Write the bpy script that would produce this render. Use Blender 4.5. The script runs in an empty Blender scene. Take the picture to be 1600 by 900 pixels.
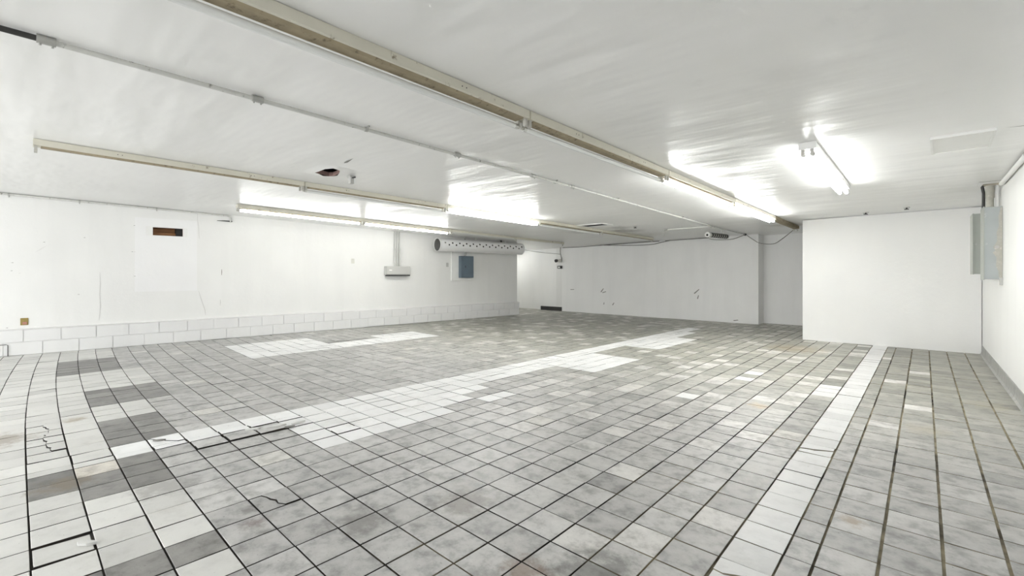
import bpy, math, random
from mathutils import Vector, noise
random.seed(7)
S = bpy.context.scene
C = S.collection
# ------------------------------------------------------------ camera, world, light, exposure
CAMZ = 1.30
cam = bpy.data.cameras.new('camera'); cam.sensor_width = 36.0; cam.lens = 16.2; cam.shift_y = -0.0125
cam.clip_start = 0.02; cam.clip_end = 100
camo = bpy.data.objects.new('camera', cam); C.objects.link(camo)
camo.location = (0, 0, CAMZ); camo.rotation_euler = (math.radians(90), 0, math.radians(42.95))
S.camera = camo
S.view_settings.view_transform = 'Standard'; S.view_settings.look = 'None'
S.view_settings.gamma = 1.0; S.view_settings.use_curve_mapping = False
S.view_settings.exposure = 1.10
TUBE_POWER = 21.0
S.cycles.max_bounces = 10; S.cycles.diffuse_bounces = 8; S.cycles.glossy_bounces = 4
w = bpy.data.worlds.new('world'); S.world = w; w.use_nodes = True
w.node_tree.nodes['Background'].inputs[0].default_value = (0.95, 0.97, 1.0, 1)
w.node_tree.nodes['Background'].inputs[1].default_value = 1.0
dl = bpy.data.lights.new('back_fill_light', 'AREA'); dl.shape = 'RECTANGLE'; dl.size = 9.0; dl.size_y = 1.9
dl.energy = 200; dl.color = (0.98, 0.99, 1.0)
dlo = bpy.data.objects.new('back_fill_light', dl); C.objects.link(dlo)
dlo.location = (-5.0, -5.35, 1.35); dlo.rotation_euler = (math.radians(90), 0, 0)   # added fill light outside the added window, shining +Y

# ------------------------------------------------------------ helpers
def tag(o, label=None, cat=None, group=None, kind=None):
    if label: o['label'] = label
    if cat: o['category'] = cat
    if group: o['group'] = group
    if kind: o['kind'] = kind
    return o
def empty(name, loc=(0, 0, 0), rot=(0, 0, 0)):
    o = bpy.data.objects.new(name, None); C.objects.link(o); o.location = loc; o.rotation_euler = rot
    o.empty_display_size = 0.1
    return o
class MB:
    def __init__(s): s.v = []; s.f = []; s.m = []; s.sm = []
    def add(s, vs, fs, mi=0, smooth=False):
        b = len(s.v); s.v += [tuple(p) for p in vs]
        for f in fs: s.f.append([b + i for i in f]); s.m.append(mi); s.sm.append(smooth)
        return s
    def box(s, x0, x1, y0, y1, z0, z1, mi=0, bev=0.0):
        b = bev
        if b <= 0:
            vs = [(x, y, z) for z in (z0, z1) for y in (y0, y1) for x in (x0, x1)]
            return s.add(vs, [(0, 2, 3, 1), (4, 5, 7, 6), (0, 1, 5, 4), (2, 6, 7, 3), (0, 4, 6, 2), (1, 3, 7, 5)], mi)
        vs = []
        for z, i in ((z0, b), (z0 + b, 0), (z1 - b, 0), (z1, b)):
            vs += [(x0 + i, y0 + i, z), (x1 - i, y0 + i, z), (x1 - i, y1 - i, z), (x0 + i, y1 - i, z)]
        fs = [(3, 2, 1, 0), (12, 13, 14, 15)]
        for r in range(3):
            for k in range(4): a = r * 4 + k; c = r * 4 + (k + 1) % 4; fs.append((a, c, c + 4, a + 4))
        return s.add(vs, fs, mi)
    def prism(s, prof, y0, y1, mi=0):          # profile in x,z extruded along y
        n = len(prof)
        vs = [(x, y0, z) for x, z in prof] + [(x, y1, z) for x, z in prof]
        fs = [tuple(range(n)), tuple(range(2 * n - 1, n - 1, -1))] + [(i, i + n, (i + 1) % n + n, (i + 1) % n) for i in range(n)]
        return s.add(vs, fs, mi)
    def tube(s, pts, r, seg=10, mi=0, cap=True):
        pts = [Vector(p) for p in pts]; n = len(pts); rings = []
        rr = r if isinstance(r, (list, tuple)) else [r] * n
        for i, p in enumerate(pts):
            t = (pts[min(i + 1, n - 1)] - pts[max(i - 1, 0)]).normalized()
            a = Vector((0, 0, 1)) if abs(t.z) < .9 else Vector((1, 0, 0))
            u = t.cross(a).normalized(); w_ = t.cross(u)
            rings.append([p + u * (rr[i] * math.cos(2 * math.pi * k / seg)) + w_ * (rr[i] * math.sin(2 * math.pi * k / seg)) for k in range(seg)])
        vs = [q for r_ in rings for q in r_]; fs = []
        for i in range(n - 1):
            for k in range(seg):
                a = i * seg + k; b = i * seg + (k + 1) % seg; fs.append((a, a + seg, b + seg, b))
        s.add(vs, fs, mi, True)
        if cap: s.add(rings[0], [tuple(range(seg))], mi); s.add(rings[-1], [tuple(range(seg - 1, -1, -1))], mi)
        return s
    def build(s, name, mats, parent=None):
        me = bpy.data.meshes.new(name); me.from_pydata(s.v, [], s.f)
        for m in (mats if isinstance(mats, (list, tuple)) else [mats]): me.materials.append(m)
        me.polygons.foreach_set('material_index', s.m); me.polygons.foreach_set('use_smooth', s.sm)
        me.update()
        o = bpy.data.objects.new(name, me); C.objects.link(o); o.parent = parent
        return o

# ------------------------------------------------------------ materials
def mat(name):
    m = bpy.data.materials.new(name); m.use_nodes = True; nt = m.node_tree
    return m, nt, nt.nodes['Principled BSDF']
def N(nt, t, **kw):
    n = nt.nodes.new(t)
    for k, v in kw.items():
        if k in ('op',): n.operation = v
        elif k.startswith('i_'): n.inputs[k[2:].replace('_', ' ')].default_value = v
        else: setattr(n, k, v)
    return n
def pos(nt): return N(nt, 'ShaderNodeNewGeometry').outputs['Position']
def noisen(nt, vec, scale, detail=4, rough=.55, mapscale=None):
    if mapscale:
        mp = N(nt, 'ShaderNodeMapping'); mp.inputs['Scale'].default_value = mapscale; nt.links.new(vec, mp.inputs[0]); vec = mp.outputs[0]
    n = N(nt, 'ShaderNodeTexNoise'); n.inputs['Scale'].default_value = scale; n.inputs['Detail'].default_value = detail; n.inputs['Roughness'].default_value = rough
    nt.links.new(vec, n.inputs['Vector']); return n.outputs['Fac']
def rng(nt, fac, a, b, c=0.0, d=1.0):
    n = N(nt, 'ShaderNodeMapRange'); n.inputs[1].default_value = a; n.inputs[2].default_value = b; n.inputs[3].default_value = c; n.inputs[4].default_value = d
    nt.links.new(fac, n.inputs[0]); return n.outputs[0]
def mixc(nt, fac, a, b, blend='MIX'):
    n = N(nt, 'ShaderNodeMix', data_type='RGBA', blend_type=blend)
    for i, x in ((0, fac), (6, a), (7, b)):
        if isinstance(x, (int, float)): n.inputs[i].default_value = x
        elif isinstance(x, (tuple, list)): n.inputs[i].default_value = (*x[:3], 1)
        else: nt.links.new(x, n.inputs[i])
    return n.outputs[2]
def math2(nt, op, a, b):
    n = N(nt, 'ShaderNodeMath', op=op)
    for i, x in ((0, a), (1, b)):
        if isinstance(x, (int, float)): n.inputs[i].default_value = x
        else: nt.links.new(x, n.inputs[i])
    return n.outputs[0]
def bump(nt, p, h, strength, dist):
    b = N(nt, 'ShaderNodeBump'); b.inputs['Strength'].default_value = strength; b.inputs['Distance'].default_value = dist
    nt.links.new(h, b.inputs['Height']); nt.links.new(b.outputs[0], p.inputs['Normal'])
def simple(name, col, rough=.5, metal=0.0, var=.12, scale=6.0, dirt=None, dirtamt=.0, bumpd=0.0):
    m, nt, p = mat(name); P = pos(nt)
    c = mixc(nt, noisen(nt, P, scale, 5), tuple(x * (1 - var) for x in col), tuple(min(1, x * (1 + var)) for x in col))
    if dirt: c = mixc(nt, rng(nt, noisen(nt, P, scale * 2.3, 6, .65), .62 - dirtamt, .72 - dirtamt * .6), c, dirt)
    nt.links.new(c, p.inputs['Base Color']); p.inputs['Roughness'].default_value = rough; p.inputs['Metallic'].default_value = metal
    if bumpd: bump(nt, p, noisen(nt, P, scale * 8, 3), .4, bumpd)
    return m
def wall_mat(name, col, streak=.06, smudge=.0):
    m, nt, p = mat(name); P = pos(nt)
    big = noisen(nt, P, .9, 3)
    c = mixc(nt, rng(nt, big, .3, .7), tuple(x * .95 for x in col), col)
    st = noisen(nt, P, 1.0, 4, .6, (3.0, 3.0, .35))                       # vertical roller streaks
    c = mixc(nt, rng(nt, st, .45, .75, 0, streak * 4), c, tuple(x * .86 for x in col))
    sp = noisen(nt, P, 7.0, 6, .7)
    c = mixc(nt, rng(nt, sp, .69, .78, 0, .35 + smudge), c, tuple(x * .72 for x in col))
    nt.links.new(c, p.inputs['Base Color']); p.inputs['Roughness'].default_value = .55
    bump(nt, p, noisen(nt, P, 14, 6, .6), .25, .01)
    return m
M = {}
M['wall'] = wall_mat('white_wall_paint', (.77, .77, .755), .07)
M['wall_far'] = wall_mat('far_wall_brightened_white', (.84, .84, .83), .09)  # set lighter than the other walls to make up for weak light there
M['block'] = wall_mat('painted_block', (.74, .74, .735), .05, .1)
M['part'] = wall_mat('partition_paint', (.76, .76, .75), .03)
def ceil_mat():
    m, nt, p = mat('ceiling_paint'); P = pos(nt)
    c = mixc(nt, rng(nt, noisen(nt, P, .5, 4), .3, .7), (.80, .80, .79), (.85, .85, .84))
    c = mixc(nt, rng(nt, noisen(nt, P, 3.0, 6, .7), .66, .78, 0, .4), c, (.70, .70, .69))
    wn = noisen(nt, P, 4.0, 5, .65)
    for x, y, r, col, k in ((-5.75, 10.3, .55, (.22, .21, .19), .8), (-5.5, 9.6, .35, (.30, .29, .27), .7), (-5.9, 11.3, .7, (.42, .40, .36), .6), (-6.6, 9.8, .6, (.35, .34, .32), .55), (-.6, 3.1, .35, (.70, .70, .69), .4), (-2.45, 11.6, .5, (.35, .32, .26), .7)):
        d = N(nt, 'ShaderNodeVectorMath', op='DISTANCE'); nt.links.new(P, d.inputs[0]); d.inputs[1].default_value = (x, y, 2.43)
        f = rng(nt, math2(nt, 'ADD', d.outputs['Value'], math2(nt, 'MULTIPLY', math2(nt, 'SUBTRACT', wn, .5), r * 1.8)), r, r * .2, 0, k)
        c = mixc(nt, f, c, col)
    nt.links.new(c, p.inputs['Base Color']); p.inputs['Roughness'].default_value = .30
    h = math2(nt, 'ADD', noisen(nt, P, 1.25, 3, .5, (.4, 1.5, 1)), math2(nt, 'MULTIPLY', noisen(nt, P, 5, 3, .5), .05))
    bump(nt, p, h, .6, .066)
    return m
M['ceil'] = ceil_mat()
STAINS = [(-1.34, 1.52, .13, (.16, .085, .04)), (-2.81, .87, .07, (.06, .055, .045)), (-2.64, .86, .08, (.12, .08, .07)),
          (-2.25, 1.25, .18, (.16, .15, .14)), (-1.12, 1.74, .22, (.10, .10, .09)), (-3.99, .2, .16, (.17, .13, .08)),
          (-1.33, 5.03, .12, (.55, .42, .26)), (-1.9, 9.4, .55, (.30, .23, .12)), (-.34, 3.0, .07, (.26, .17, .08)),
          (-5.4, -.1, .25, (.16, .11, .06)), (-5.7, .35, .10, (.25, .19, .10)), (-2.0, 1.75, .2, (.18, .16, .14)), (-3.5, .62, .2, (.22, .21, .2)),
          (-.1, 5.2, .18, (.40, .37, .29)), (.35, 6.6, .22, (.34, .32, .24))]
def tile_mat(name, rough0, rough1, mott):
    m, nt, p = mat(name); P = pos(nt)
    a = N(nt, 'ShaderNodeVertexColor', layer_name='tint')
    off = N(nt, 'ShaderNodeVectorMath', op='ADD'); nt.links.new(P, off.inputs[0])
    sc = N(nt, 'ShaderNodeCombineXYZ'); k = math2(nt, 'MULTIPLY', a.outputs['Alpha'], 40.0)
    nt.links.new(k, sc.inputs[2]); nt.links.new(sc.outputs[0], off.inputs[1]); V = off.outputs[0]
    n1 = noisen(nt, V, 9, 6, .65); n2 = noisen(nt, V, 34, 4, .7, (1, 2.2, 1))
    c = mixc(nt, rng(nt, n1, .32, .72, 0, mott), a.outputs['Color'], (1.0, .99, .97), 'SOFT_LIGHT')
    c = mixc(nt, rng(nt, n1, .5, .25, 0, mott), c, mixc(nt, 1.0, a.outputs['Color'], (.52, .51, .49), 'MULTIPLY'))
    c = mixc(nt, rng(nt, n2, .60, .75, 0, mott * .8), c, mixc(nt, 1.0, a.outputs['Color'], (.60, .59, .57), 'MULTIPLY'))
    sm = noisen(nt, P, 2.2, 6, .7)
    c = mixc(nt, rng(nt, sm, .57, .74, 0, .38), c, mixc(nt, 1.0, a.outputs['Color'], (.50, .48, .45), 'MULTIPLY'))
    sp = noisen(nt, P, 60, 2, .5)
    c = mixc(nt, rng(nt, sp, .74, .78, 0, .8), c, (.04, .035, .03))
    wn = noisen(nt, P, 11, 5, .7)
    for x, y, r, col in STAINS:
        d = N(nt, 'ShaderNodeVectorMath', op='DISTANCE'); nt.links.new(P, d.inputs[0]); d.inputs[1].default_value = (x, y, 0)
        f = rng(nt, math2(nt, 'ADD', d.outputs['Value'], math2(nt, 'MULTIPLY', math2(nt, 'SUBTRACT', wn, .5), r * 2.6)), r, r * .35, 0, .58)
        c = mixc(nt, f, c, col)
    nt.links.new(c, p.inputs['Base Color'])
    nt.links.new(rng(nt, n1, .3, .7, rough0, rough1), p.inputs['Roughness'])
    bump(nt, p, math2(nt, 'ADD', n1, math2(nt, 'MULTIPLY', n2, .3)), .35, .004)
    return m
M['tile'] = tile_mat('grey_quarry_tile', .34, .55, .85)
M['tile_paint'] = tile_mat('painted_white_tile', .30, .48, .22)
def grout_mat():
    m, nt, p = mat('grout'); P = pos(nt)
    sx = N(nt, 'ShaderNodeSeparateXYZ'); nt.links.new(P, sx.inputs[0])
    bias = rng(nt, sx.outputs[0], -2.6, -.2, -.16, .13)
    n = math2(nt, 'ADD', noisen(nt, P, 1.3, 5, .65), bias)
    c = mixc(nt, rng(nt, n, .47, .66), (.014, .012, .010), (.34, .30, .21))
    c = mixc(nt, rng(nt, noisen(nt, P, 7, 4), .45, .7, 0, .7), c, (.05, .035, .02))
    nt.links.new(c, p.inputs['Base Color']); p.inputs['Roughness'].default_value = .9
    return m
M['grout'] = grout_mat()
M['cream'] = simple('aged_cream_enamel', (.66, .64, .55), .42, 0, .08, 5, (.16, .12, .06), .0)
M['dust'] = simple('dusty_brown_underside', (.33, .28, .19), .8, 0, .30, 9, (.14, .11, .07), .06)
M['white_enamel'] = simple('white_enamel', (.78, .78, .76), .35, 0, .05, 5)
M['holder'] = simple('lampholder_plastic', (.50, .49, .45), .45)
M['tube_off'] = simple('unlit_fluorescent_glass', (.82, .83, .82), .18, 0, .03, 3)
M['cap'] = simple('aluminium_tube_cap', (.6, .6, .58), .35, .9)
def emis(name, col, st):
    m, nt, p = mat(name); p.inputs['Base Color'].default_value = (.9, .9, .9, 1)
    p.inputs['Emission Color'].default_value = (*col, 1); p.inputs['Emission Strength'].default_value = st
    return m
M['tube_on'] = emis('lit_fluorescent_tube', (.985, 1.0, .99), TUBE_POWER)
M['tube_boosted'] = emis('lit_boosted_fluorescent_tube', (.985, 1.0, .99), TUBE_POWER * 1.45)  # same kind of tube, output raised to brighten the far end
M['tube_dimmed'] = emis('lit_dimmed_fluorescent_tube', (.985, 1.0, .98), TUBE_POWER * .62)  # same kind of tube, output lowered where walls were overlit
M['black'] = simple('black_hole', (.012, .011, .010), .8)  # flat black, the dark inside holes put into the colour
M['dark'] = simple('dark_tape', (.035, .034, .033), .6)
M['conduit'] = simple('painted_conduit', (.60, .60, .575), .4, 0, .12, 9, (.10, .09, .075), .02)  # darkened and blotched to carry the shadow line along the conduit
M['conduit_w'] = simple('white_conduit', (.80, .80, .78), .4, 0, .06, 9)
M['steel'] = simple('galvanised_steel', (.46, .46, .44), .38, .5, .15, 12)
M['duct'] = simple('white_duct_metal', (.80, .80, .80), .33, .1, .05, 4)
M['duct_in'] = simple('duct_inside_shade', (.24, .24, .23), .5, .2)  # shade of the duct's inside put into the colour
M['blue'] = simple('slate_blue_enamel', (.115, .155, .19), .45, 0, .16, 6)
M['greybox'] = simple('grey_enamel_box', (.50, .50, .48), .4, 0, .05, 5)
M['panelblue'] = simple('pale_blue_grey_enamel', (.36, .385, .385), .4, 0, .12, 5, (.62, .64, .62), .0)
M['panelgreen'] = simple('grey_green_enamel', (.37, .39, .355), .45, 0, .10, 5)
M['pipeold'] = simple('old_pipe', (.42, .41, .36), .6, 0, .25, 18, (.72, .71, .66), .02)
M['wood'] = simple('raw_wood', (.27, .13, .055), .7, 0, .35, 8, (.10, .05, .025), .02)
M['brass'] = simple('tarnished_brass_box', (.30, .23, .07), .5, .2, .4, 40, (.38, .09, .04), .03)
M['cable'] = simple('grey_cable', (.17, .165, .15), .6)
M['scuff'] = simple('scuff', (.22, .215, .20), .7, 0, .4, 50)
M['scuff_soft'] = simple('faint_scuff', (.58, .575, .56), .7, 0, .15, 50)
M['cove'] = simple('grey_cove_tile', (.30, .30, .285), .5, 0, .30, 14, (.40, .36, .22), .0)
M['plaster'] = simple('broken_plaster', (.30, .20, .18), .9, 0, .4, 30)
M['frame'] = simple('added_window_metal', (.25, .25, .25), .4, .6)

# ------------------------------------------------------------ shape of the room
def ceil_z(x, y): return 2.45 - .0015 * y + x * (-.0155 + .00207 * y)
LA, LB = .0661, -10.922                     # left ledge face: X = LB + LA*Y
PHI = -math.atan(LA)
def left_x(y, back=0): return LB + LA * y - back
def right_x(y): return .588 - .0227 * (y - 6.88)
YB = -5.0

# ceiling: gently uneven plaster slab with openings for the vent and the torn hole
VENT = (-5.99, -5.36, 8.62, 8.99); TORN = (-5.50, -4.86, 2.25, 2.70); PIPEHOLE = (.34, .56, 8.05, 8.50)
def axis(a, b, st, extra):
    n = int(round((b - a) / st)); l = [a + (b - a) * i / n for i in range(n + 1)]
    l = [t for t in l if all(abs(t - e) > .04 for e in extra)] + list(extra); return sorted(l)
xs = axis(-13.2, .95, .16, [VENT[0], VENT[1], TORN[0], TORN[1], PIPEHOLE[0], PIPEHOLE[1]])
ys = axis(YB - .1, 14.3, .16, [VENT[2], VENT[3], TORN[2], TORN[3], PIPEHOLE[2], PIPEHOLE[3]])
def cz2(x, y):
    return ceil_z(x, y) + .005 * noise.noise(Vector((x * .5, y * 1.3, 3.1))) + .0015 * noise.noise(Vector((x * 1.2, y * 2.6, 7.7)))
mb = MB(); nx = len(xs); vs = [(x, y, cz2(x, y)) for y in ys for x in xs]; fs = []
for j in range(len(ys) - 1):
    for i in range(nx - 1):
        cx = (xs[i] + xs[i + 1]) / 2; cy = (ys[j] + ys[j + 1]) / 2
        if any(r[0] < cx < r[1] and r[2] < cy < r[3] for r in (VENT, TORN, PIPEHOLE)): continue
        a = j * nx + i; fs.append((a, a + nx, a + nx + 1, a + 1))
mb.add(vs, fs, 0, True)
ceiling = tag(mb.build('ceiling', M['ceil']), kind='structure')
# unseen slab above the ceiling keeps the outdoor light out
mb = MB(); mb.box(-13.4, 1.1, YB - .3, 14.5, 2.95, 3.05)
tag(mb.build('light_block_slab', M['grout']), kind='structure')

def wall_quad(pts_xy, name, m, zt=None, parent=None, thick=.12, n=24, top=.03):
    """wall that follows a line, top edge meets the ceiling"""
    (x0, y0), (x1, y1) = pts_xy; mb = MB()
    d = Vector((x1 - x0, y1 - y0, 0)).normalized(); nr = Vector((d.y, -d.x, 0)) * -thick
    vs = []; fs = []
    for i in range(n + 1):
        x = x0 + (x1 - x0) * i / n; y = y0 + (y1 - y0) * i / n; z = (ceil_z(x, y) + top) if zt is None else zt
        vs += [(x, y, -.03), (x, y, z), (x + nr.x, y + nr.y, z), (x + nr.x, y + nr.y, -.03)]
    for i in range(n):
        a = i * 4
        for k in range(4): fs.append((a + k, a + (k + 1) % 4, a + 4 + (k + 1) % 4, a + 4 + k))
    fs += [(0, 1, 2, 3), (n * 4 + 3, n * 4 + 2, n * 4 + 1, n * 4)]
    mb.add(vs, fs)
    return tag(mb.build(name, m, parent), kind='structure')

# left wall (with niche opening); local frame: x out of the wall, y along it, z up
WL = empty('wall_left', (left_x(0, 0), 0, 0), (0, 0, PHI)); tag(WL, kind='structure')
KS = math.sqrt(1 + LA * LA)                 # distance along wall per metre of Y
def ly(Y): return Y * KS
SB = -.08                                   # painted wall sits 8 cm behind the block ledge
NI = (ly(1.742), ly(2.204), 2.056, 2.206)   # niche opening
WEND = ly(11.26)
def lw_ceil(s): Y = s / KS; return ceil_z(left_x(Y), Y)
ss = sorted([-5.2, -3.6, -2, -.5, .6, NI[0], NI[1], 3.2, 4.4, 5.6, 6.8, 8, 9.2, 10.2, WEND])
mb = MB()
for i in range(len(ss) - 1):
    a, b = ss[i], ss[i + 1]
    zz = [(-.03, None)] if a != NI[0] else [(-.03, NI[2]), (NI[3], None)]
    for z0, z1 in zz:
        za = z1 if z1 else lw_ceil(a) + .03; zb = z1 if z1 else lw_ceil(b) + .03
        mb.add([(SB, a, z0), (SB, b, z0), (SB, b, zb), (SB, a, za)], [(0, 1, 2, 3)])
mb.add([(SB, WEND, -.03), (SB - .3, WEND, -.03), (SB - .3, WEND, 2.45), (SB, WEND, 2.45)], [(0, 1, 2, 3)])
mb.add([(SB - .3, -5.2, -.03), (SB - .3, WEND, -.03), (SB - .3, WEND, 2.8), (SB - .3, -5.2, 2.8)], [(3, 2, 1, 0)])
mb.build('wall_face', M['wall'], WL)
mb = MB(); a, b, c, d = NI; X0 = SB; X1 = SB - .22
mb.add([(X0, a, c), (X0, b, c), (X0, b, d), (X0, a, d), (X1, a, c), (X1, b, c), (X1, b, d), (X1, a, d)],
       [(4, 5, 6, 7), (0, 1, 5, 4), (3, 7, 6, 2), (0, 4, 7, 3), (1, 2, 6, 5)])
mb.build('niche', M['wood'], WL)
mb = MB(); mb.box(X1 + .001, X0 - .012, b - .10, b - .001, c + .001, d - .001); mb.build('niche_dark_box', M['black'], WL)  # black box stands in for the dark of a deeper hole
mb = MB(); mb.box(X1 + .02, X1 + .10, a, b, c + .01, c + .06); mb.build('wood_block', M['wood'], WL)
mb = MB(); mb.box(SB - .003, SB + .006, a - .10, a - .002, c - .005, d + .012); mb.build('patch_plate', M['wall'], WL)
mb = MB(); mb.box(SB - .003, SB + .005, b + .002, b + .075, c, d + .005); mb.build('patch_plate', M['wall'], WL)
# repainted drywall square round the niche (four pieces leave the opening free)
pa, pb, pc, pd = ly(1.478), ly(2.435), .995, 2.375
mb = MB()
mb.box(SB - .002, SB + .004, pa, pb, pc, NI[2] - .008); mb.box(SB - .002, SB + .004, pa, pb, NI[3] + .014, pd)
mb.box(SB - .002, SB + .004, pa, NI[0] - .102, NI[2] - .008, NI[3] + .014); mb.box(SB - .002, SB + .004, NI[1] + .077, pb, NI[2] - .008, NI[3] + .014)
mb.build('repair_panel', wall_mat('fresh_paint', (.80, .80, .80), .02), WL)
# block ledge: two courses of painted concrete block, each a piece of its own
PITCH = .4395 * KS
def ledge_course(z0, z1, off, first):
    s = off
    while s < WEND - .02:
        e = min(s + PITCH, WEND + .03)
        mb = MB(); g = .0045; dx = random.uniform(-.004, .003)
        mb.box(SB - .01, dx, s + g, e - g, z0 + g, z1 - g, 0, .005)
        mb.build('concrete_block', M['block'], WL); s = e
ledge_course(0, .212, ly(-.15) - PITCH * 11, 0)
ledge_course(.212, .415, ly(.07) - PITCH * 12, 0)
mb = MB(); mb.prism([(SB - .005, .413), (-.001, .413), (-.002, .4165), (SB - .005, .428)], ly(-5.1), WEND + .03); mb.build('mortar_cap', M['part'], WL)
mb = MB(); mb.box(SB - .01, -.014, ly(-5.1), WEND + .02, .0, .412); mb.build('ledge_core', M['block'], WL)
# cracks, smudges and scuffs on the left wall: thin flakes of missing or marked paint
def flake(parent, pts, wd, m, x=SB, name='paint_crack'):
    mb = MB(); n = len(pts); vs = []
    for i, (y, z) in enumerate(pts):
        k = wd * (0.25 + .75 * math.sin(math.pi * (i + .5) / n)); vs += [(x + .0045, y - k, z - k * .4), (x + .0045, y + k, z + k * .4)]
    mb.add(vs, [(i * 2, i * 2 + 1, i * 2 + 3, i * 2 + 2) for i in range(n - 1)]); return mb.build(name, m, parent)
flake(WL, [(2.448, 2.53), (2.452, 2.38), (2.47, 2.25), (2.475, 2.10), (2.48, 2.03)], .004, M['scuff_soft'])
flake(WL, [(2.47, .985), (2.50, .86), (2.54, .72), (2.575, .60), (2.585, .50)], .006, M['scuff_soft'])
flake(WL, [(1.0, 1.35), (1.005, 1.15), (.998, .95), (1.01, .75), (.99, .5)], .005, M['scuff_soft'])
flake(WL, [(2.865, 1.42), (2.866, 1.36), (2.864, 1.30)], .006, M['scuff'])
flake(WL, [(2.84, .80), (2.843, .74), (2.838, .68)], .006, M['scuff_soft'])
for k in range(4): flake(WL, [(.20 + .02 * k, 1.68 + .022 * k), (.28 + .02 * k, 1.735 + .02 * k), (.36 + .015 * k, 1.765 + .02 * k)], .006, M['scuff_soft'], name='smudge')
for y, z in ((.795, 1.955), (1.44, 1.73), (1.475, 1.73), (.72, .965), (1.47, 2.215), (1.475, 1.28), (-.06, 1.5), (-.07, 1.37), (.02, 1.33), (-.12, .45), (.3, 1.85)):
    flake(WL, [(y - .014, z), (y, z + .004), (y + .014, z)], .008, M['scuff'] if random.random() < .6 else M['scuff_soft'], name='nail_mark')

# other walls
wf = wall_quad([(-10.06, 13.46), (-3.525, 13.33)], 'wall_far', M['wall_far'])
wall_quad([(-3.525, 13.33), (-3.525, 13.84)], 'wall_far_return', M['wall_far'], n=2)
wall_quad([(-3.60, 13.83), (-1.9, 13.80)], 'wall_alcove', M['wall_far'], n=6)
wall_quad([(-12.9, 13.66), (-10.34, 13.66)], 'wall_recess', M['wall_far'], n=6)
wall_quad([(-10.36, 13.52), (-10.05, 13.52)], 'wall_pier', M['wall'], n=2)
wall_quad([(-12.8, 10.8), (-12.8, 13.8)], 'wall_recess_side', M['wall_far'], n=4)
wall_quad([(-10.50, 10.86), (-12.9, 10.86)], 'wall_recess_back', M['wall_far'], n=4)
pw = wall_quad([(-2.047, 10.818), (.487, 10.818)], 'wall_partition', M['part'], n=8, thick=.14, top=-.012)
wall_quad([(-2.047 + .14, 10.95), (-2.047 + .14, 13.9)], 'wall_partition_side', M['part'], n=4, thick=-.14)
wr = wall_quad([(right_x(14.0), 14.0), (right_x(YB - .1), YB - .1)], 'wall_right', M['wall'], n=24)
for x, z, dx, dz in ((-8.36, .80, .05, .06), (-8.28, .74, .07, .02), (-7.93, .36, .03, .04), (-5.17, .84, .07, .06), (-5.13, .68, .015, .05), (-4.05, .50, .1, -.08), (-8.29, .36, .01, .03), (-9.6, .80, .08, .005), (-4.1, .08, .06, .01)):
    yv = 13.46 - .13 * (x + 10.06) / 6.535 - .003
    mb = MB(); mb.add([(x - dx, yv, z - dz), (x - dx + .025, yv, z - dz - .02), (x + dx + .02, yv, z + dz - .015), (x + dx, yv, z + dz)], [(0, 1, 2, 3)])
    mb.build('scuff_mark', M['scuff'], wf)

# unseen back wall with an added window opening for fill light
mb = MB()
for x0, x1, z0, z1 in ((-13.2, -9.4, -.03, 2.75), (-.6, 1.0, -.03, 2.75), (-9.4, -.6, -.03, .40), (-9.4, -.6, 2.28, 2.75)): mb.box(x0, x1, YB - .2, YB, z0, z1)
tag(mb.build('wall_back', M['wall']), kind='structure')
wn = tag(empty('added_window', (-5, YB - .1, 0)), kind='structure')  # made-up window, put in for the daylight fill
mb = MB()
for k in range(6): x = -4.4 + 8.8 * k / 5; mb.box(x - .03, x + .03, -.03, .03, .40, 2.28)
mb.box(-4.4, 4.4, -.03, .03, .40, .46); mb.box(-4.4, 4.4, -.03, .03, 2.22, 2.28)
mb.build('added_window_frame', M['frame'], wn)

# ------------------------------------------------------------ floor: grout bed and tiles
mb = MB(); mb.add([(-13.2, YB - .2, -.010), (1.0, YB - .2, -.010), (1.0, 14.2, -.010), (-13.2, 14.2, -.010)], [(0, 1, 2, 3)])
mb.add([(-13.2, YB - .2, -.08), (1.0, YB - .2, -.08), (1.0, 14.2, -.08), (-13.2, 14.2, -.08)], [(3, 2, 1, 0)])
floor = tag(mb.build('floor', M['grout']), kind='structure')
def grid(u, v):
    wv = min(1, max(0, (u + 2) / 12)); wv = wv * wv * (3 - 2 * wv)
    ue = u - .02 * wv * (v - 8); ve = v + (.75 * ((-6 - u) / 23) ** 2 if u < -6 else 0)
    return -3.385 + .2188 * ue, 1.127 + .2171 * (ve - 1)
ulines = [-43.5 + k for k in range(39)] + [-4.5 + .5 * 0] * 0
ulines = [-42.5 + k for k in range(39)] + [-4] + list(range(-3, 14)) + [13.53 + k for k in range(6)]
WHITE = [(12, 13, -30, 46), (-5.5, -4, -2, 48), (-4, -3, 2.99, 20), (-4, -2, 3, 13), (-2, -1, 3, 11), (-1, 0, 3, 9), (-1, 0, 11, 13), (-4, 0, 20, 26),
         (-4, -1, 31, 39), (-4, -3, 39, 44), (-28.5, -20.5, 7, 14), (-23.5, -20.5, 14, 19), (-25.5, -20.5, 19, 24),
         (11, 12, 23, 26), (6, 7, 18, 19), (7, 8, 24, 25), (7, 8, 26, 27)]
OFF = [(-50, -28.5, -30, 0), (-28.5, -22.5, -30, -3), (-22.5, -16.5, -30, 1), (-16.5, -12.5, -30, -2), (-12.5, -9.5, -30, 0), (-9.5, -5.5, -30, -2),
       (-5.5, -4, -30, -2), (-4, -2, -30, -4), (-2, -1, -30, -3), (-1, 3, -30, -1), (3, 5, -30, -4), (4, 5, -2, -1)]
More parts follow.
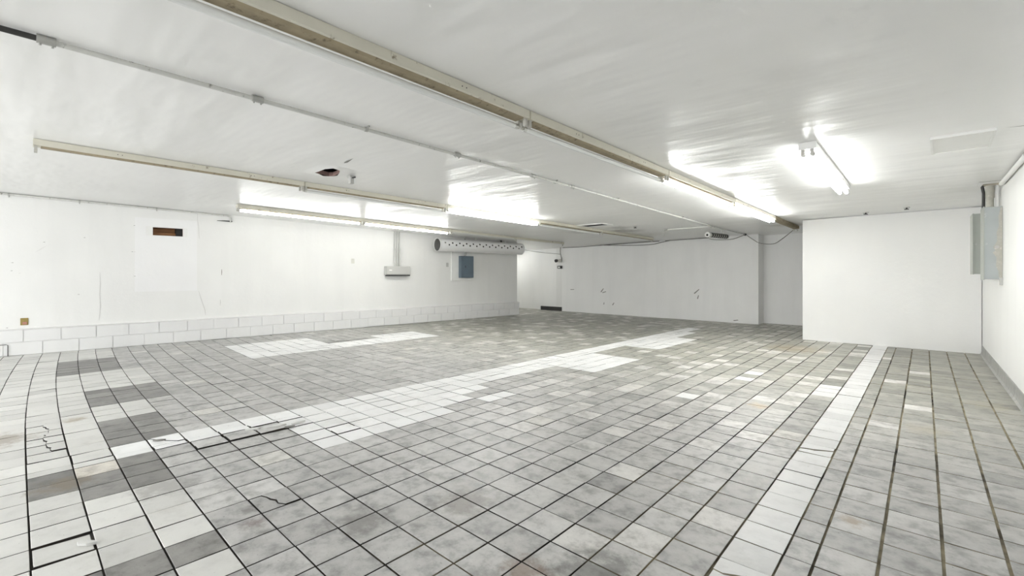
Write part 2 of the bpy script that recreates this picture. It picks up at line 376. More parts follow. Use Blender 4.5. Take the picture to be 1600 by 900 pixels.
DARK = [(-28.5, -22.5, -3, 0), (-16.5, -12.5, -2, 1), (-9.5, -5.5, -2, 0), (-4, -2, -4, -3), (-3, -1, -3, -2), (-4, -1, -2, -1), (3, 4, -4, -1), (-24.5, -22.5, 14, 18)]
LIGHT = [(-0.65, 14.53), (1.39, 14.41), (-0.55, 16.47), (0.15, 16.49), (0.39, 18.22), (1.5, 20.17), (3.49, 17.22), (2.4, 15.43), (3.51, 13.42), (2.44, 11.48), (4.41, 12.53), (1.34, 23.98), (3.52, 25.93), (4.61, 22.98), (1.55, 28.34), (6.42, 16.5), (7.57, 13.48), (6.39, 11.58), (3.45, 9.58), (7.49, 19.31), (8.55, 17.33), (9.54, 20.07), (10.5, 22.05), (6.58, 22.95), (4.44, 27.64), (5.71, 28.46), (9.52, 15.48), (9.5, 12.52), (10.5, 14.58), (14.01, 19.61), (14.05, 29.98), (15.04, 23.3), (13.3, 38.51), (14.97, 33.61), (11.57, 7.66), (8.49, 8.44), (9.42, 4.53), (10.42, 5.52), (-16.77, 7.17), (-30.2, 1.22), (-26.96, 3.66)]
def inr(R, u, v): return any(a < u < b and c < v < d for a, b, c, d in R)
def tile_look(u0, u1, v0):
    u = (u0 + u1) / 2; v = v0 + .5; R = random.random; g = random.gauss(0, 1)
    if inr(WHITE, u, v): k = (.79 if u < 11 else .62) + .03 * g; return 1, (k, k * 1.005, k * 1.0)  # right strip lower: dirtier paint, and offsets strong lamp light
    if inr(OFF, u, v): k = .57 + .035 * g; return 1, (k, k * .995, k * .955)
    if -4 < u < -3 and -3 < v < -2: return 0, (.50, .47, .42)
    if inr(DARK, u, v): k = .165 + .02 * g; return 0, (k, k * .98, k * .94)
    if any(u0 <= a < u1 and v0 <= b < v0 + 1 for a, b in LIGHT): k = .50 + .02 * g; return 0, (k, k * .985, k * .95)
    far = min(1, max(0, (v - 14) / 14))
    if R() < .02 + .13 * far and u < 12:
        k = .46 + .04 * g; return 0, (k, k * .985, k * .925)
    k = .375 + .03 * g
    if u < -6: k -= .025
    if u > 11: k -= .045  # right-hand tiles darkened to offset strong lamp light there
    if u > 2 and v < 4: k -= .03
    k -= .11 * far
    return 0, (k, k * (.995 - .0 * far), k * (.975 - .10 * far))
CRACKED = {(-4, 1): ('h', .3, .45), (-4, 2): ('h', .45, .25), (-4, 0): ('h', .6, .4), (-4.5, 2): ('h', .5, .5), (-4.5, 3): ('h', .5, .7), (-5.5, -1): ('v', .1, .8), (-4.5, -1): ('h', .3, .8), (-7.5, -4): ('v', .5, .62),
           (-8.5, -4): ('v', .45, .5), (-9.5, -4): ('v', .62, .45), (-10.5, -4): ('v', .5, .62), (-6.5, -4): ('h', .1, .9), (-5.5, -3): ('h', .25, .4), (1, -4): ('h', .88, .5), (12, 14): ('v', .3, .7), (12, 5): ('v', .5, .6), (2, 0): ('v', .3, .6), (-2, 4): ('h', .4, .6)}
cx_, sx_ = math.cos(math.radians(42.95)), math.sin(math.radians(42.95))
def pix(x, y, z=0):
    d = -sx_ * x + cx_ * y
    if d < .2: return None
    return 800 + 720 * (cx_ * x + sx_ * y) / d, 430 - 720 * (z - CAMZ) / d
def tile_geo(poly, z, tilt, mi):
    """bevelled slab over a polygon (list of x,y); returns verts, faces"""
    n = len(poly); cx = sum(p[0] for p in poly) / n; cy = sum(p[1] for p in poly) / n
    def zz(x, y): return z + tilt[0] * (x - cx) + tilt[1] * (y - cy)
    vs = []
    for ins, dz in ((.0022, 0), (0, -.0016), (0, -.013)):
        for x, y in poly:
            L = math.hypot(x - cx, y - cy) or 1; k = 1 - ins * 1.4 / L; X = cx + (x - cx) * k; Y = cy + (y - cy) * k
            vs.append((X, Y, zz(X, Y) + dz))
    fs = [tuple(range(n))] + [(r * n + (i + 1) % n, r * n + i, (r + 1) * n + i, (r + 1) * n + (i + 1) % n) for r in (0, 1) for i in range(n)]
    return vs, fs
tiles = []
for a in range(len(ulines) - 1):
    u0, u1 = ulines[a], ulines[a + 1]
    for v0 in range(-27, 60):
        cu, cv = grid((u0 + u1) / 2, v0 + .5)
        if cv > 14.1 or cv < YB + .05: continue
        if cv < 11.3 and cu < left_x(cv) - .08: continue
        if cu < -12.85 or cu > right_x(cv) + .05: continue
        if cv > 10.9 and cu > -1.95: continue
        q = [grid(*t) for t in ((u0, v0), (u1, v0), (u1, v0 + 1), (u0, v0 + 1))]
        gu = .0044 + random.uniform(-.0008, .0010); gv = .0033 + random.uniform(-.0007, .0009)
        if u0 > 13: gu += .0022
        if -6 < u0 < 12 and v0 < 16: gv += .0004
        q = [(q[0][0] + gu, q[0][1] + gv), (q[1][0] - gu, q[1][1] + gv), (q[2][0] - gu, q[2][1] - gv), (q[3][0] + gu, q[3][1] - gv)]
        pp = [pix(x, y) for x, y in q]
        area = 0
        if all(pp) :
            area = abs(sum(pp[i][0] * pp[(i + 1) % 4][1] - pp[(i + 1) % 4][0] * pp[i][1] for i in range(4))) / 2
            mx = sum(p[0] for p in pp) / 4; my = sum(p[1] for p in pp) / 4
            if not (-40 < mx < 1640 and my < 945): area = 0
        tiles.append((area, u0, u1, v0, q))
tiles.sort(key=lambda t: -t[0])
def put_color(me, cols):
    ca = me.color_attributes.new('tint', 'FLOAT_COLOR', 'CORNER'); ca.data.foreach_set('color', cols)
rest = MB(); rest_cols = []
count = 0
for area, u0, u1, v0, q in tiles:
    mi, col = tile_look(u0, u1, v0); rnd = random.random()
    heave = .014 * math.exp(-((u0 + 4.2) / 1.2) ** 2 - ((v0 - 1.5) / 2.2) ** 2)
    z = random.gauss(0, .0007) + heave; tl = (random.gauss(0, .004), random.gauss(0, .004))
    if mi == 1: tl = (tl[0] * 1.3, tl[1] * 1.3)
    key = (u0, v0); polys = [q]; nm = 'tile'
    if key in CRACKED and area > 0:
        A, B, Cc, D = [Vector((p[0], p[1])) for p in q]; rr = random.Random(hash(key) & 255)
        def jag(p, s):
            pts = []; d = s - p; nr = Vector((-d.y, d.x)).normalized()
            for k in range(6):
                t = k / 5; o = 0 if k in (0, 5) else rr.uniform(-.014, .014); pts.append(p + d * t + nr * o)
            return pts
        kind, t0, t1 = CRACKED[key]
        if kind == 'h': l = jag(A.lerp(B, t0), D.lerp(Cc, t1)); left = [A] + l + [D]; right = [B, Cc] + l[::-1]
        else: l = jag(A.lerp(D, t0), B.lerp(Cc, t1)); left = [A, B] + l[::-1]; right = l + [Cc, D]
        sh = .005; polys = []
        for pl, sg in ((left, -1), (right, 1)):
            c = sum(pl, Vector((0, 0))) / len(pl); polys.append([tuple(p + (c - p).normalized() * sh) for p in pl])
        nm = 'tile_fragment'
    for pi, poly in enumerate(polys):
        zz = z + (0 if nm == 'tile' else (.004 if pi else -.002)); tt = tl if nm == 'tile' else (tl[0] * 2.5, tl[1] * 2.5)
        if nm == 'tile_fragment':
            # orient counter-clockwise
            ar = sum(poly[i][0] * poly[(i + 1) % len(poly)][1] - poly[(i + 1) % len(poly)][0] * poly[i][1] for i in range(len(poly)))
            if ar < 0: poly = poly[::-1]
        vs, fs = tile_geo(poly, zz, tt, mi)
        nl = sum(len(f) for f in fs)
        if count < 298 and area > 0:
            cx = sum(p[0] for p in poly) / len(poly); cy = sum(p[1] for p in poly) / len(poly)
            mb = MB(); mb.add([(x - cx, y - cy, zq) for x, y, zq in vs], fs); mb.m[len(poly) + 1:] = [1] * len(poly); o = mb.build(nm, [M['tile_paint' if mi else 'tile'], M['grout']], floor); o.location = (cx, cy, 0)
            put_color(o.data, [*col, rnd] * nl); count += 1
        else:
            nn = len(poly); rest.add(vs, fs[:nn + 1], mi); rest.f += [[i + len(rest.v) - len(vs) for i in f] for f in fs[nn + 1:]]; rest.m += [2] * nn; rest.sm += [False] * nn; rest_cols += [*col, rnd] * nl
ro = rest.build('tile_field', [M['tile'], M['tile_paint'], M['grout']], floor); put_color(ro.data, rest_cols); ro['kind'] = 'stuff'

# cove base tiles along the right wall
bb = tag(empty('baseboard_right', (0, 0, 0)), kind='structure')
y = 10.79
while y > -1.0:
    e = y - random.uniform(.195, .205); x0 = right_x((y + e) / 2); ang = math.atan(-.0227)
    mb = MB(); g = .0025; dx = random.uniform(0, .002)
    mb.prism([(.006, 0), (.006, .142), (-.006 - dx, .142), (-.010 - dx, .134), (-.011 - dx, .05), (-.017 - dx, .018), (-.036, 0)], -(y - e) / 2 + g, (y - e) / 2 - g)
    o = mb.build('cove_tile', M['cove'], bb); o.location = (x0, (y + e) / 2, 0); o.rotation_euler = (0, 0, -ang); y = e
mb = MB(); mb.box(-11.03, -10.06, 13.435, 13.458, 0.0, .145, 0, .004)
tag(mb.build('rubber_skirting', M['dark']), 'short black rubber skirting strip on floor at far left corner', 'skirting')
# ------------------------------------------------------------ fluorescent lights
def place_on_ceiling(o, x0, y0, x1, y1, drop=.004):
    z0 = ceil_z(x0, y0) - drop; z1 = ceil_z(x1, y1) - drop
    d = Vector((x1 - x0, y1 - y0, z1 - z0)); L = d.length
    o.location = (x0, y0, z0); o.rotation_euler = (math.asin(d.z / L), 0, -math.atan2(d.x, d.y)); return L
def light(label, x0, y0, x1, y1, lit, group, width=.125, hgt=.058, tubes=(-.034,), body='cream', under='dust', shell=True):
    t = empty('fluorescent_light'); tag(t, label, 'light', group); L = place_on_ceiling(t, x0, y0, x1, y1)
    wd = width / 2
    mb = MB(); mb.prism([(-wd, 0), (wd, 0), (wd, -hgt + .004), (wd - .006, -hgt), (-wd + .006, -hgt), (-wd, -hgt + .004)], .004, L - .004); mb.build('housing', M[body], t)
    mb = MB(); mb.prism([(-wd + .010, -hgt + .002), (wd - .010, -hgt + .002), (wd - .030, -hgt - .012), (-wd + .030, -hgt - .012)], .05, L - .05); mb.build('reflector_cover', M[under], t)
    for yy in (.0, L - .006):
        mb = MB(); mb.box(-wd - .002, wd + .002, yy, yy + .006, -hgt - .004, -.001); mb.build('end_plate', M[body], t)
    for yy in (.25 * L, .75 * L):
        for q in (-.02, .015):
            mb = MB(); mb.tube([(wd - .002, yy + q, -hgt * .5), (wd + .0012, yy + q, -hgt * .5)], .004, 8); mb.build('screw_hole', M['black'], t)
    xs_ = (-.034, .034) if width > .1 else (0,)
    for hx in xs_:
        for yy, s in ((.018, 1), (L - .018, -1)):
            mb = MB(); mb.box(hx - .013, hx + .013, yy - .010, yy + .010, -hgt - .050, -hgt + .002, 0, .003); mb.tube([(hx, yy - .011, -hgt - .042), (hx, yy + .011, -hgt - .042)], .014, 10)
            mb.build('lampholder', M['holder'], t)
    for tx in tubes:
        mb = MB(); mb.tube([(tx, .055, -hgt - .042), (tx, L - .055, -hgt - .042)], .019, 14, cap=False); tb = mb.build('tube', M['tube_off' if not lit else {'dimmed': 'tube_dimmed', 'new': 'tube_boosted'}.get(lit, 'tube_on')], t)  # new: output raised for brightness, not a younger tube
        for ya, yb in ((.028, .058), (L - .058, L - .028)):
            mb = MB(); mb.tube([(tx, ya, -hgt - .042), (tx, yb, -hgt - .042)], .0195, 14); mb.build('tube_cap', M['cap'], tb)
    return t
g1 = 'long centre row of ceiling lights'; g2 = 'middle left row of ceiling lights'; g3 = 'ceiling lights along the left wall'
X1, X2, X3 = -2.24, -6.05, -8.85
light('unlit dusty cream strip light nearest the camera in the long centre row', -2.13, -.02, -2.19, 2.47, False, g1)
light('unlit dusty strip light between the nearest one and the lit lights of the centre row', -2.19, 2.48, -2.24, 4.86, False, g1)
light('lit strip light, first glowing one of the long centre row', -2.24, 4.87, -2.29, 7.24, True, g1)
light('lit strip light, last glowing one of the centre row before the alcove', -2.29, 7.25, -2.35, 9.78, 'new', g1, tubes=(-.034, .034))
light('unlit rusty dark strip light at the alcove end of the centre row', -2.35, 9.79, -2.40, 12.0, False, g1, tubes=(), body='dust')
light('unlit cream strip light without tube, nearest in the middle left row', -6.06, .10, -6.05, 2.52, False, g2, tubes=(), width=.11)
light('unlit grey strip light touching the lit one of the middle left row', -6.05, 2.53, -6.05, 4.86, False, g2, width=.11)
light('lit strip light, only glowing one of the middle left row', -6.05, 4.87, -6.06, 7.28, 'new', g2, width=.11, tubes=(-.034, .034))
light('unlit cream strip light just past the lit one of the middle left row', -6.06, 7.30, -6.06, 9.7, False, g2, width=.11)
light('unlit slim cream strip light reaching the far wall in the middle left row', -6.06, 9.72, -6.02, 12.35, False, g2, tubes=(), width=.09)
light('lit strip light nearest the wall niche, in the row along the left wall', -8.95, 2.60, -8.93, 4.97, 'dimmed', g3, width=.11)
light('lit strip light above the grey wall trough, in the row along the left wall', -8.93, 4.98, -8.93, 7.33, True, g3, width=.11)
light('unlit slim strip above the perforated duct in the row along the left wall', -8.93, 7.35, -8.9, 9.7, False, g3, tubes=(), width=.085, under='white_enamel')
light('unlit slim strip at the far corner end of the left wall row', -8.9, 9.72, -8.85, 11.9, False, g3, tubes=(), width=.085, under='white_enamel')
light('lit two-tube strip light standing alone on the right side of the ceiling', -.84, 4.62, -.90, 7.12, 'dimmed', 'lone ceiling light on the right', tubes=(-.034, .034), body='white_enamel', under='white_enamel')

light('added fill strip light hidden in the recess behind the end of the left wall', -12.2, 11.1, -12.2, 13.4, True, 'added fill light in the recess')  # unseen lamp added to brighten the far end
for xx, lb in ((-4.0, 'added fill strip light behind the camera, right one of two'), (-7.2, 'added fill strip light behind the camera, left one of two')):
    light(lb, xx, -4.0, xx, -1.6, True, 'added fill lights behind the camera', body='white_enamel', under='white_enamel')  # unseen lamps added to brighten the near part of the room

# ------------------------------------------------------------ conduits
def conduit(name, label, pts, r, m, couple=(), straps=(), drop=.02, dark=None, cat='conduit'):
    t = empty(name, pts[0]); tag(t, label, cat); O = Vector(pts[0])
    P = [Vector(p) - O for p in pts]
    cuts = [0] + [c for c in couple] + [len(P) - 1]
    for i in range(len(cuts) - 1):
        seg = P[cuts[i]:cuts[i + 1] + 1]; mb = MB(); mb.tube(seg, r, 8); mb.build('pipe', M[dark] if (dark and i == 0) else M[m], t)
    for c in couple:
        d = (P[min(c + 1, len(P) - 1)] - P[c - 1]).normalized(); mb = MB(); mb.tube([P[c] - d * .035, P[c] + d * .035], r * 1.45, 10)
        for s in (-.022, .022): mb.tube([P[c] + d * s, P[c] + d * s + Vector((0, 0, -r * 2.0))], r * .35, 6)
        mb.build('coupling', M['steel'], t)
    for p, d, n in straps:
        p = Vector(p) - O; mb = MB(); d = Vector(d); n = Vector(n)
        a = p - d * .012; b = p + d * .012
        mb.tube([a, b], r * 1.3, 8); mb.tube([p + n * r, p + n * (r + .03)], r * .5, 6); mb.build('strap', M['steel'], t)
    return t
def cp(x, y, off=.022): return (x, y, ceil_z(x, y) - off)
cpts = [cp(-3.27, -.9), cp(-3.29, .10), cp(-3.33, 1.09), cp(-3.40, 2.88), cp(-3.445, 4.06), cp(-3.48, 4.88), cp(-3.60, 7.5), cp(-3.70, 10.0), cp(-3.755, 10.55), cp(-3.755, 12.95)]
ct = conduit('ceiling_conduit', 'thin painted conduit running the length of the ceiling beside the centre light row', cpts, .015, 'conduit', (1, 2, 3, 4, 5, 8),
        [(cp(-3.36, 1.9), (0, 1, 0), (1, 0, .4)), (cp(-3.47, 4.5), (0, 1, 0), (1, 0, .4)), (cp(-3.54, 6.1), (0, 1, 0), (1, 0, .4)), (cp(-3.65, 8.7), (0, 1, 0), (1, 0, .4))], dark='dark')
mb = MB(); O = Vector(cpts[0]); mb.tube([Vector(cp(-3.755, 12.93)) - O, Vector(cp(-3.755, 13.03)) - O], .03, 10); mb.build('end_fitting', M['dark'], ct)
conduit('branch_conduit', 'white branch conduit turning towards the far wall', [cp(-3.77, 10.52), cp(-4.79, 10.53), cp(-4.80, 10.56), cp(-5.53, 12.05)], .012, 'conduit_w', (1,))
lc = [(left_x(Y, .08) + .022, Y, ceil_z(left_x(Y), Y) + .025 - .0) for Y in (-.9, -.09, .74, 1.8, 2.95)]
lc = [(x, y, min(z, ceil_z(x, y) - .02)) for x, y, z in lc]
e = lc[-1]; lc2 = lc + [(e[0], e[1] + .05, e[2] - .01), (e[0], e[1] + .065, e[2] - .04), (e[0], e[1] + .065, e[2] - .13)]
lt = conduit('wall_conduit', 'thin grey conduit in the corner of left wall and ceiling', lc2, .017, 'conduit', (),
        [(lc[1], (LA, 1, 0), (0, 0, -1)), (lc[2], (LA, 1, 0), (0, 0, -1)), (lc[3], (LA, 1, 0), (0, 0, -1))])
O = Vector(lc2[0]); q = Vector(lc2[-1]) - O
mb = MB(); mb.tube([q + Vector((0, .03, .02)), q + Vector((0, -.12, .02)), q + Vector((0, -.24, .015))], [.012, .010, .004], 8); mb.build('hanging_hook', M['dark'], lt)
# corner trim pipe along right wall
rt_ = [(right_x(Y) - .03, Y, ceil_z(.55, Y) - .04) for Y in (-1.0, 2.0, 5.0, 6.5, 8.05)]
conduit('wall_conduit', 'white pipe along the corner of right wall and ceiling, ending at grey electrical box', rt_, .024, 'conduit_w', (),
        [((right_x(6.2) - .03, 6.2, ceil_z(.5, 6.2) - .04), (0, 1, 0), (0, 0, -1))])

# ------------------------------------------------------------ things on the left wall (local frame x out, y along, z up)
def on_left(name, label, cat, Y, z, back=.08):
    o = empty(name, (left_x(Y, back), Y, z), (0, 0, PHI)); return tag(o, label, cat)
t = on_left('outlet_box', 'small rusty brass outlet box low on the left wall above the ledge', 'outlet', .082, .54)
mb = MB(); mb.box(-.004, .010, -.045, .045, -.058, .058, 0, .003); mb.build('box', M['brass'], t)
mb = MB(); mb.box(.008, .020, -.02, .03, -.045, -.005, 0, .003); mb.build('receptacle', simple('faded_red_plastic', (.42, .20, .15), .5), t)
t = on_left('wall_trough', 'long grey metal wiring trough mounted on the left wall', 'wiring trough', 6.84, 1.415)
mb = MB(); mb.box(0, .13, -.35, .35, -.105, .118, 0, .006); mb.build('body', M['greybox'], t)
mb = MB(); mb.box(.128, .136, -.34, .34, -.095, .108, 0, .003); mb.build('cover', M['greybox'], t)
mb = MB(); mb.box(.02, .145, -.33, .33, -.135, -.107); mb.build('bottom_slot', M['dark'], t)
mb = MB(); mb.box(.136, .138, -.28, -.20, .0, .03); mb.build('name_plate', M['white_enamel'], t)
for k, dy in enumerate((-.075, 0, .075)):
    mb = MB(); zt = ceil_z(left_x(6.84), 6.84) - 1.415 - .004
    mb.tube([(.06, dy, .112), (.06, dy, .55), (.03, dy, .62), (.03, dy, zt)], .016, 8); mb.tube([(.06, dy, .112), (.06, dy, .15)], .022, 8); mb.build('riser_conduit', M['greybox'], t)
t = on_left('backing_board', 'white plywood backing board behind the slate blue breaker box', 'board', 9.03, 1.565)
mb = MB(); mb.box(0, .04, -.425, .425, -.425, .425, 0, .003); mb.build('board', M['white_enamel'], t)
t = on_left('breaker_box', 'slate blue breaker box on white board under the perforated duct', 'breaker box', 9.08, 1.55, .040)
mb = MB(); mb.box(.001, .125, -.235, .225, -.325, .315, 0, .005); mb.build('body', M['blue'], t)
d_ = MB(); d_.box(.124, .134, -.215, .205, -.305, .295, 0, .004); do = d_.build('front_cover', M['blue'], t)
mb = MB(); mb.box(.132, .142, -.115, .135, -.20, .20, 0, .003); mb.build('door', M['blue'], do)
mb = MB(); mb.box(.141, .150, -.10, -.085, -.03, .03); mb.build('latch', M['dark'], do)
mb = MB(); mb.box(.01, .06, -.05, -.02, .315, .33); mb.build('knockout', M['dark'], t)
mb = MB(); zt = ceil_z(left_x(9.05), 9.05) - 1.55 - .01
mb.tube([(.06, -.06, .31), (.06, -.06, zt)], .012, 8); mb.tube([(.06, -.02, .31), (.06, -.02, .62)], .018, 8); mb.build('riser_conduit', M['steel'], t)
t = on_left('wall_switch', 'small grey switch plate left of the white backing board', 'switch', 8.47, 1.60)
mb = MB(); mb.box(0, .008, -.04, .04, -.06, .06, 0, .003); mb.build('plate', M['greybox'], t)
mb = MB(); mb.box(.007, .018, -.008, .008, -.015, .02); mb.build('toggle', M['holder'], t)
t = on_left('blank_plate', 'small blank off white plate alone on the left wall left of the trough', 'plate', 5.65, 1.65)
mb = MB(); mb.box(0, .006, -.04, .04, -.06, .06, 0, .002); mb.build('plate', simple('aged_plate', (.62, .62, .57), .5), t)
mb = MB()
for z in (-.04, .04): mb.tube([(.005, 0, z), (.0085, 0, z)], .006, 8)
mb.build('screws', M['steel'], t)
# short piece of wire at the far left base
mb = MB(); Y0 = -.10; xw = left_x(Y0) + .012
mb.tube([(xw, Y0 - .3, .19), (xw, Y0 - .02, .19), (xw, Y0, .18), (xw, Y0, .004)], .005, 6)
tag(mb.build('loose_wire', M['dark']), 'thin dark wire down the block ledge at left edge', 'wire')

# perforated round duct hanging in front of the left wall
DL = 3.20; DR = .178
t = empty('perforated_duct', (left_x(7.84, -.30), 7.84, 2.138), (0, 0, PHI)); tag(t, 'white round duct with two rows of zigzag holes hanging along left wall', 'duct')
NS = 25; NA = 20; mb = MB(); inner = MB()
def dp(y, a, r=DR): return (r * math.cos(a), y, r * math.sin(a))
ST = 2 * math.pi / NA
for i in range(NS):
    y0 = .10 + (DL - .16) * i / NS; y1 = .10 + (DL - .16) * (i + 1) / NS; row = 0 if i % 2 else 1
    for k in range(NA):
        a0 = -math.pi / 2 - ST * .5 + ST * k * 1.0; a1 = a0 + ST; am = (a0 + a1) / 2
        want = math.radians(14 if row else -17)
        if abs(am - (math.radians(18) if row else 0.0)) < ST * .5:
            cyl = (y0 + y1) / 2; hr = .0275
            rect = [(y0, a0), ((y0 + y1) / 2, a0), (y1, a0), (y1, am), (y1, a1), ((y0 + y1) / 2, a1), (y0, a1), (y0, am)]
            vs = [dp(*p) for p in rect]
            for p in rect:
                d = Vector((p[0] - cyl, (p[1] - am) * DR)).normalized(); vs.append(dp(cyl + d.x * hr, am + d.y * hr / DR))
            mb.add(vs, [(j, (j + 1) % 8, (j + 1) % 8 + 8, j + 8) for j in range(8)], 0, True)
        else:
            mb.add([dp(y0, a0), dp(y1, a0), dp(y1, am), dp(y1, a1), dp(y0, a1), dp(y0, am)], [(0, 1, 2, 5), (5, 2, 3, 4)], 0, True)
for y0, y1 in ((0, .10), (DL - .06, DL)):
    for k in range(40): a0 = -math.pi / 2 - ST * .5 + ST * .5 * k; a1 = a0 + ST * .5; mb.add([dp(y0, a0), dp(y1, a0), dp(y1, a1), dp(y0, a1)], [(0, 1, 2, 3)], 0, True)
mb.build('shell', M['duct'], t)
mb = MB(); rg = [[dp(y, 2 * math.pi * k / 28, r) for k in range(28)] for y, r in ((-.006, DR + .004), (-.006, DR - .006), (.03, DR - .006), (.03, DR + .004))]
mb.add([p for r in rg for p in r], [(i * 28 + k, i * 28 + (k + 1) % 28, ((i + 1) % 4) * 28 + (k + 1) % 28, ((i + 1) % 4) * 28 + k) for i in range(4) for k in range(28)], 0, True); mb.build('rim', M['white_enamel'], t)
mb = MB(); mb.tube([(0, DL - .002, 0), (0, DL + .012, 0)], DR + .003, 28); mb.build('end_cap', M['duct'], t)
mb = MB()
for k in range(28):
    a0 = 2 * math.pi * k / 28; a1 = 2 * math.pi * (k + 1) / 28
    mb.add([dp(.004, a0, DR - .004), dp(.28, a0, DR - .004), dp(.28, a1, DR - .004), dp(.004, a1, DR - .004)], [(3, 2, 1, 0)], 0, True)
mb.add([dp(.28, 2 * math.pi * k / 28, DR - .003) for k in range(28)], [tuple(range(28))])
mb.build('inner_shade_lining', M['duct_in'], t)  # grey lining carries the shade inside the open end
mb = MB(); mb.tube([(0, .285, 0), (0, DL - .004, 0)], DR - .016, 24); mb.build('dark_liner', M['black'], t)  # black cylinder added so the holes look dark
for yy, wd, m in ((.98, .012, 'steel'), (1.36, .022, 'white_enamel'), (2.36, .05, 'dark'), (2.52, .025, 'white_enamel'), (.12, .02, 'white_enamel')):
    mb = MB(); Yw = 7.84 + yy / KS; ztop = ceil_z(left_x(Yw, -.3), Yw) - 2.138 - .002
    mb.box(-.004 if m != 'dark' else -.02, .004 if m != 'dark' else .02, yy - wd / 2, yy + wd / 2, DR - .004, ztop if m != 'dark' else DR + .07); mb.build('hanger_strap', M[m], t)

# ------------------------------------------------------------ far wall and ceiling things
t = empty('emergency_light', (-10.14, 13.40, 1.80)); tag(t, 'small two-headed emergency light hanging on far left corner pier', 'emergency light')
mb = MB(); mb.box(-.09, .09, .02, .06, -.06, .16, 0, .006); mb.build('body', M['white_enamel'], t)
for s, m in ((-.10, 'dark'), (.07, 'holder')):
    mb = MB(); mb.tube([(s, .04, .02), (s, -.0, .03), (s, -.07, .02)], [.03, .055, .06], 12); mb.build('lamp_head', M[m], t)
mb = MB(); mb.box(-.06, .10, -.02, .06, -.26, -.16, 0, .005); bxo = mb.build('battery_box', M['dark'], t)
mb = MB(); mb.box(-.03, .06, -.024, -.018, -.24, -.19); mb.build('label_plate', M['white_enamel'], bxo)
mb = MB(); mb.tube([(.07, .0, .53), (.05, .0, .40), (.06, .0, .28), (.11, .0, .10), (.09, .03, .04)], .012, 6); mb.build('lead', M['cable'], t)
def fy(x): return 13.46 - .13 * (x + 10.06) / 6.535 - .02
def cable(label, pts, r=.011):
    o = MB(); P = []
    for i in range(len(pts) - 1):
        for k in range(4):
            a = [Vector(pts[max(i - 1, 0)]), Vector(pts[i]), Vector(pts[i + 1]), Vector(pts[min(i + 2, len(pts) - 1)])]; tt = k / 4
            P.append(.5 * ((2 * a[1]) + (a[2] - a[0]) * tt + (2 * a[0] - 5 * a[1] + 4 * a[2] - a[3]) * tt * tt + (3 * a[1] - a[0] - 3 * a[2] + a[3]) * tt ** 3))
    P.append(Vector(pts[-1])); o.tube(P, r, 6)
    return tag(o.build('cable', M['cable']), label, 'cable')
def fp(x, z): return (x, fy(x), min(z, ceil_z(x, fy(x)) - .015))
cable('grey cable looping under the ceiling along the left half of the far wall', [fp(-10.0, 2.33), fp(-9.3, 2.285), fp(-8.6, 2.30), fp(-7.9, 2.35), fp(-7.0, 2.36), fp(-6.3, 2.36)])
cable('grey cable sagging on far wall below the end of the middle light row', [tuple(Vector(fp(x, z)) - Vector((0, .03, 0))) for x, z in ((-8.4, 2.31), (-7.6, 2.27), (-7.0, 2.245), (-6.5, 2.25), (-6.2, 2.30), (-5.95, 2.34))])
cable('grey cable along the ceiling corner between branch conduit and cylindrical device', [fp(-6.1, 2.34), fp(-5.6, 2.345), fp(-5.1, 2.37), fp(-4.8, 2.36)], .010)
cable('thin grey cable drooping below the cylindrical device to the conduit end', [tuple(Vector(fp(x, z)) - Vector((0, .035, 0))) for x, z in ((-4.78, 2.33), (-4.6, 2.29), (-4.2, 2.28))] + [(-3.95, 13.2, 2.33), (-3.80, 13.06, 2.36)], .008)
cable('thin cable sagging across the alcove to the rusty end light', [(-3.74, 13.10, 2.35), (-3.62, 13.27, 2.23), (-3.48, 13.32, 2.14), (-3.1, 13.0, 2.09), (-2.8, 12.5, 2.16), (-2.47, 12.05, 2.32)], .008)
cable('dark thin cable between the duct end and the emergency light', [(-10.05 + .12, 11.3, 2.12), (-10.0, 12.2, 2.08), (-10.10, 13.42, 2.06)], .007)
t = empty('ceiling_device', (-4.05, 11.15, ceil_z(-4.05, 11.15) - .14), (0, 0, math.radians(-8))); tag(t, 'dark cylindrical device with white end cap hung from ceiling near far wall', 'ceiling device')
mb = MB(); mb.tube([(0, .05, 0), (0, .95, 0)], .055, 16); bo = mb.build('body', M['steel'], t)
for k in range(8): mb = MB(); yy = .14 + .1 * k; mb.tube([(0, yy, 0), (0, yy + .05, 0)], .059, 16); mb.build('rib', M['dark'], bo)
mb = MB(); mb.tube([(0, -.01, 0), (0, .06, 0)], [.062, .066], 16); co = mb.build('end_cap', M['white_enamel'], t)
mb = MB(); mb.tube([(.0, -.014, -.01), (.0, -.008, -.01)], .026, 12); mb.build('opening', M['black'], co)
mb = MB(); mb.box(.0, .02, .66, .69, .05, .135); mb.build('hanger', M['white_enamel'], t)
# vent recess
t = empty('ceiling_vent', ((VENT[0] + VENT[1]) / 2, (VENT[2] + VENT[3]) / 2, ceil_z(-5.67, 8.8))); tag(t, 'rectangular dark air vent opening in ceiling beside the middle light row', 'vent')
a, b = (VENT[1] - VENT[0]) / 2, (VENT[3] - VENT[2]) / 2
mb = MB()
for x0, x1, y0, y1 in ((-a - .03, -a + .012, -b - .03, b + .03), (a - .012, a + .03, -b - .03, b + .03), (-a, a, -b - .03, -b + .012), (-a, a, b - .012, b + .03)): mb.box(x0, x1, y0, y1, -.014, .004)
mb.build('frame', M['white_enamel'], t)
mb = MB(); mb.add([(-a, -b, 0), (a, -b, 0), (a, b, 0), (-a, b, 0), (-a, -b, .25), (a, -b, .25), (a, b, .25), (-a, b, .25)], [(4, 5, 6, 7), (0, 4, 5, 1), (1, 5, 6, 2), (2, 6, 7, 3), (3, 7, 4, 0)]); mb.build('shaft', M['dark'], t)
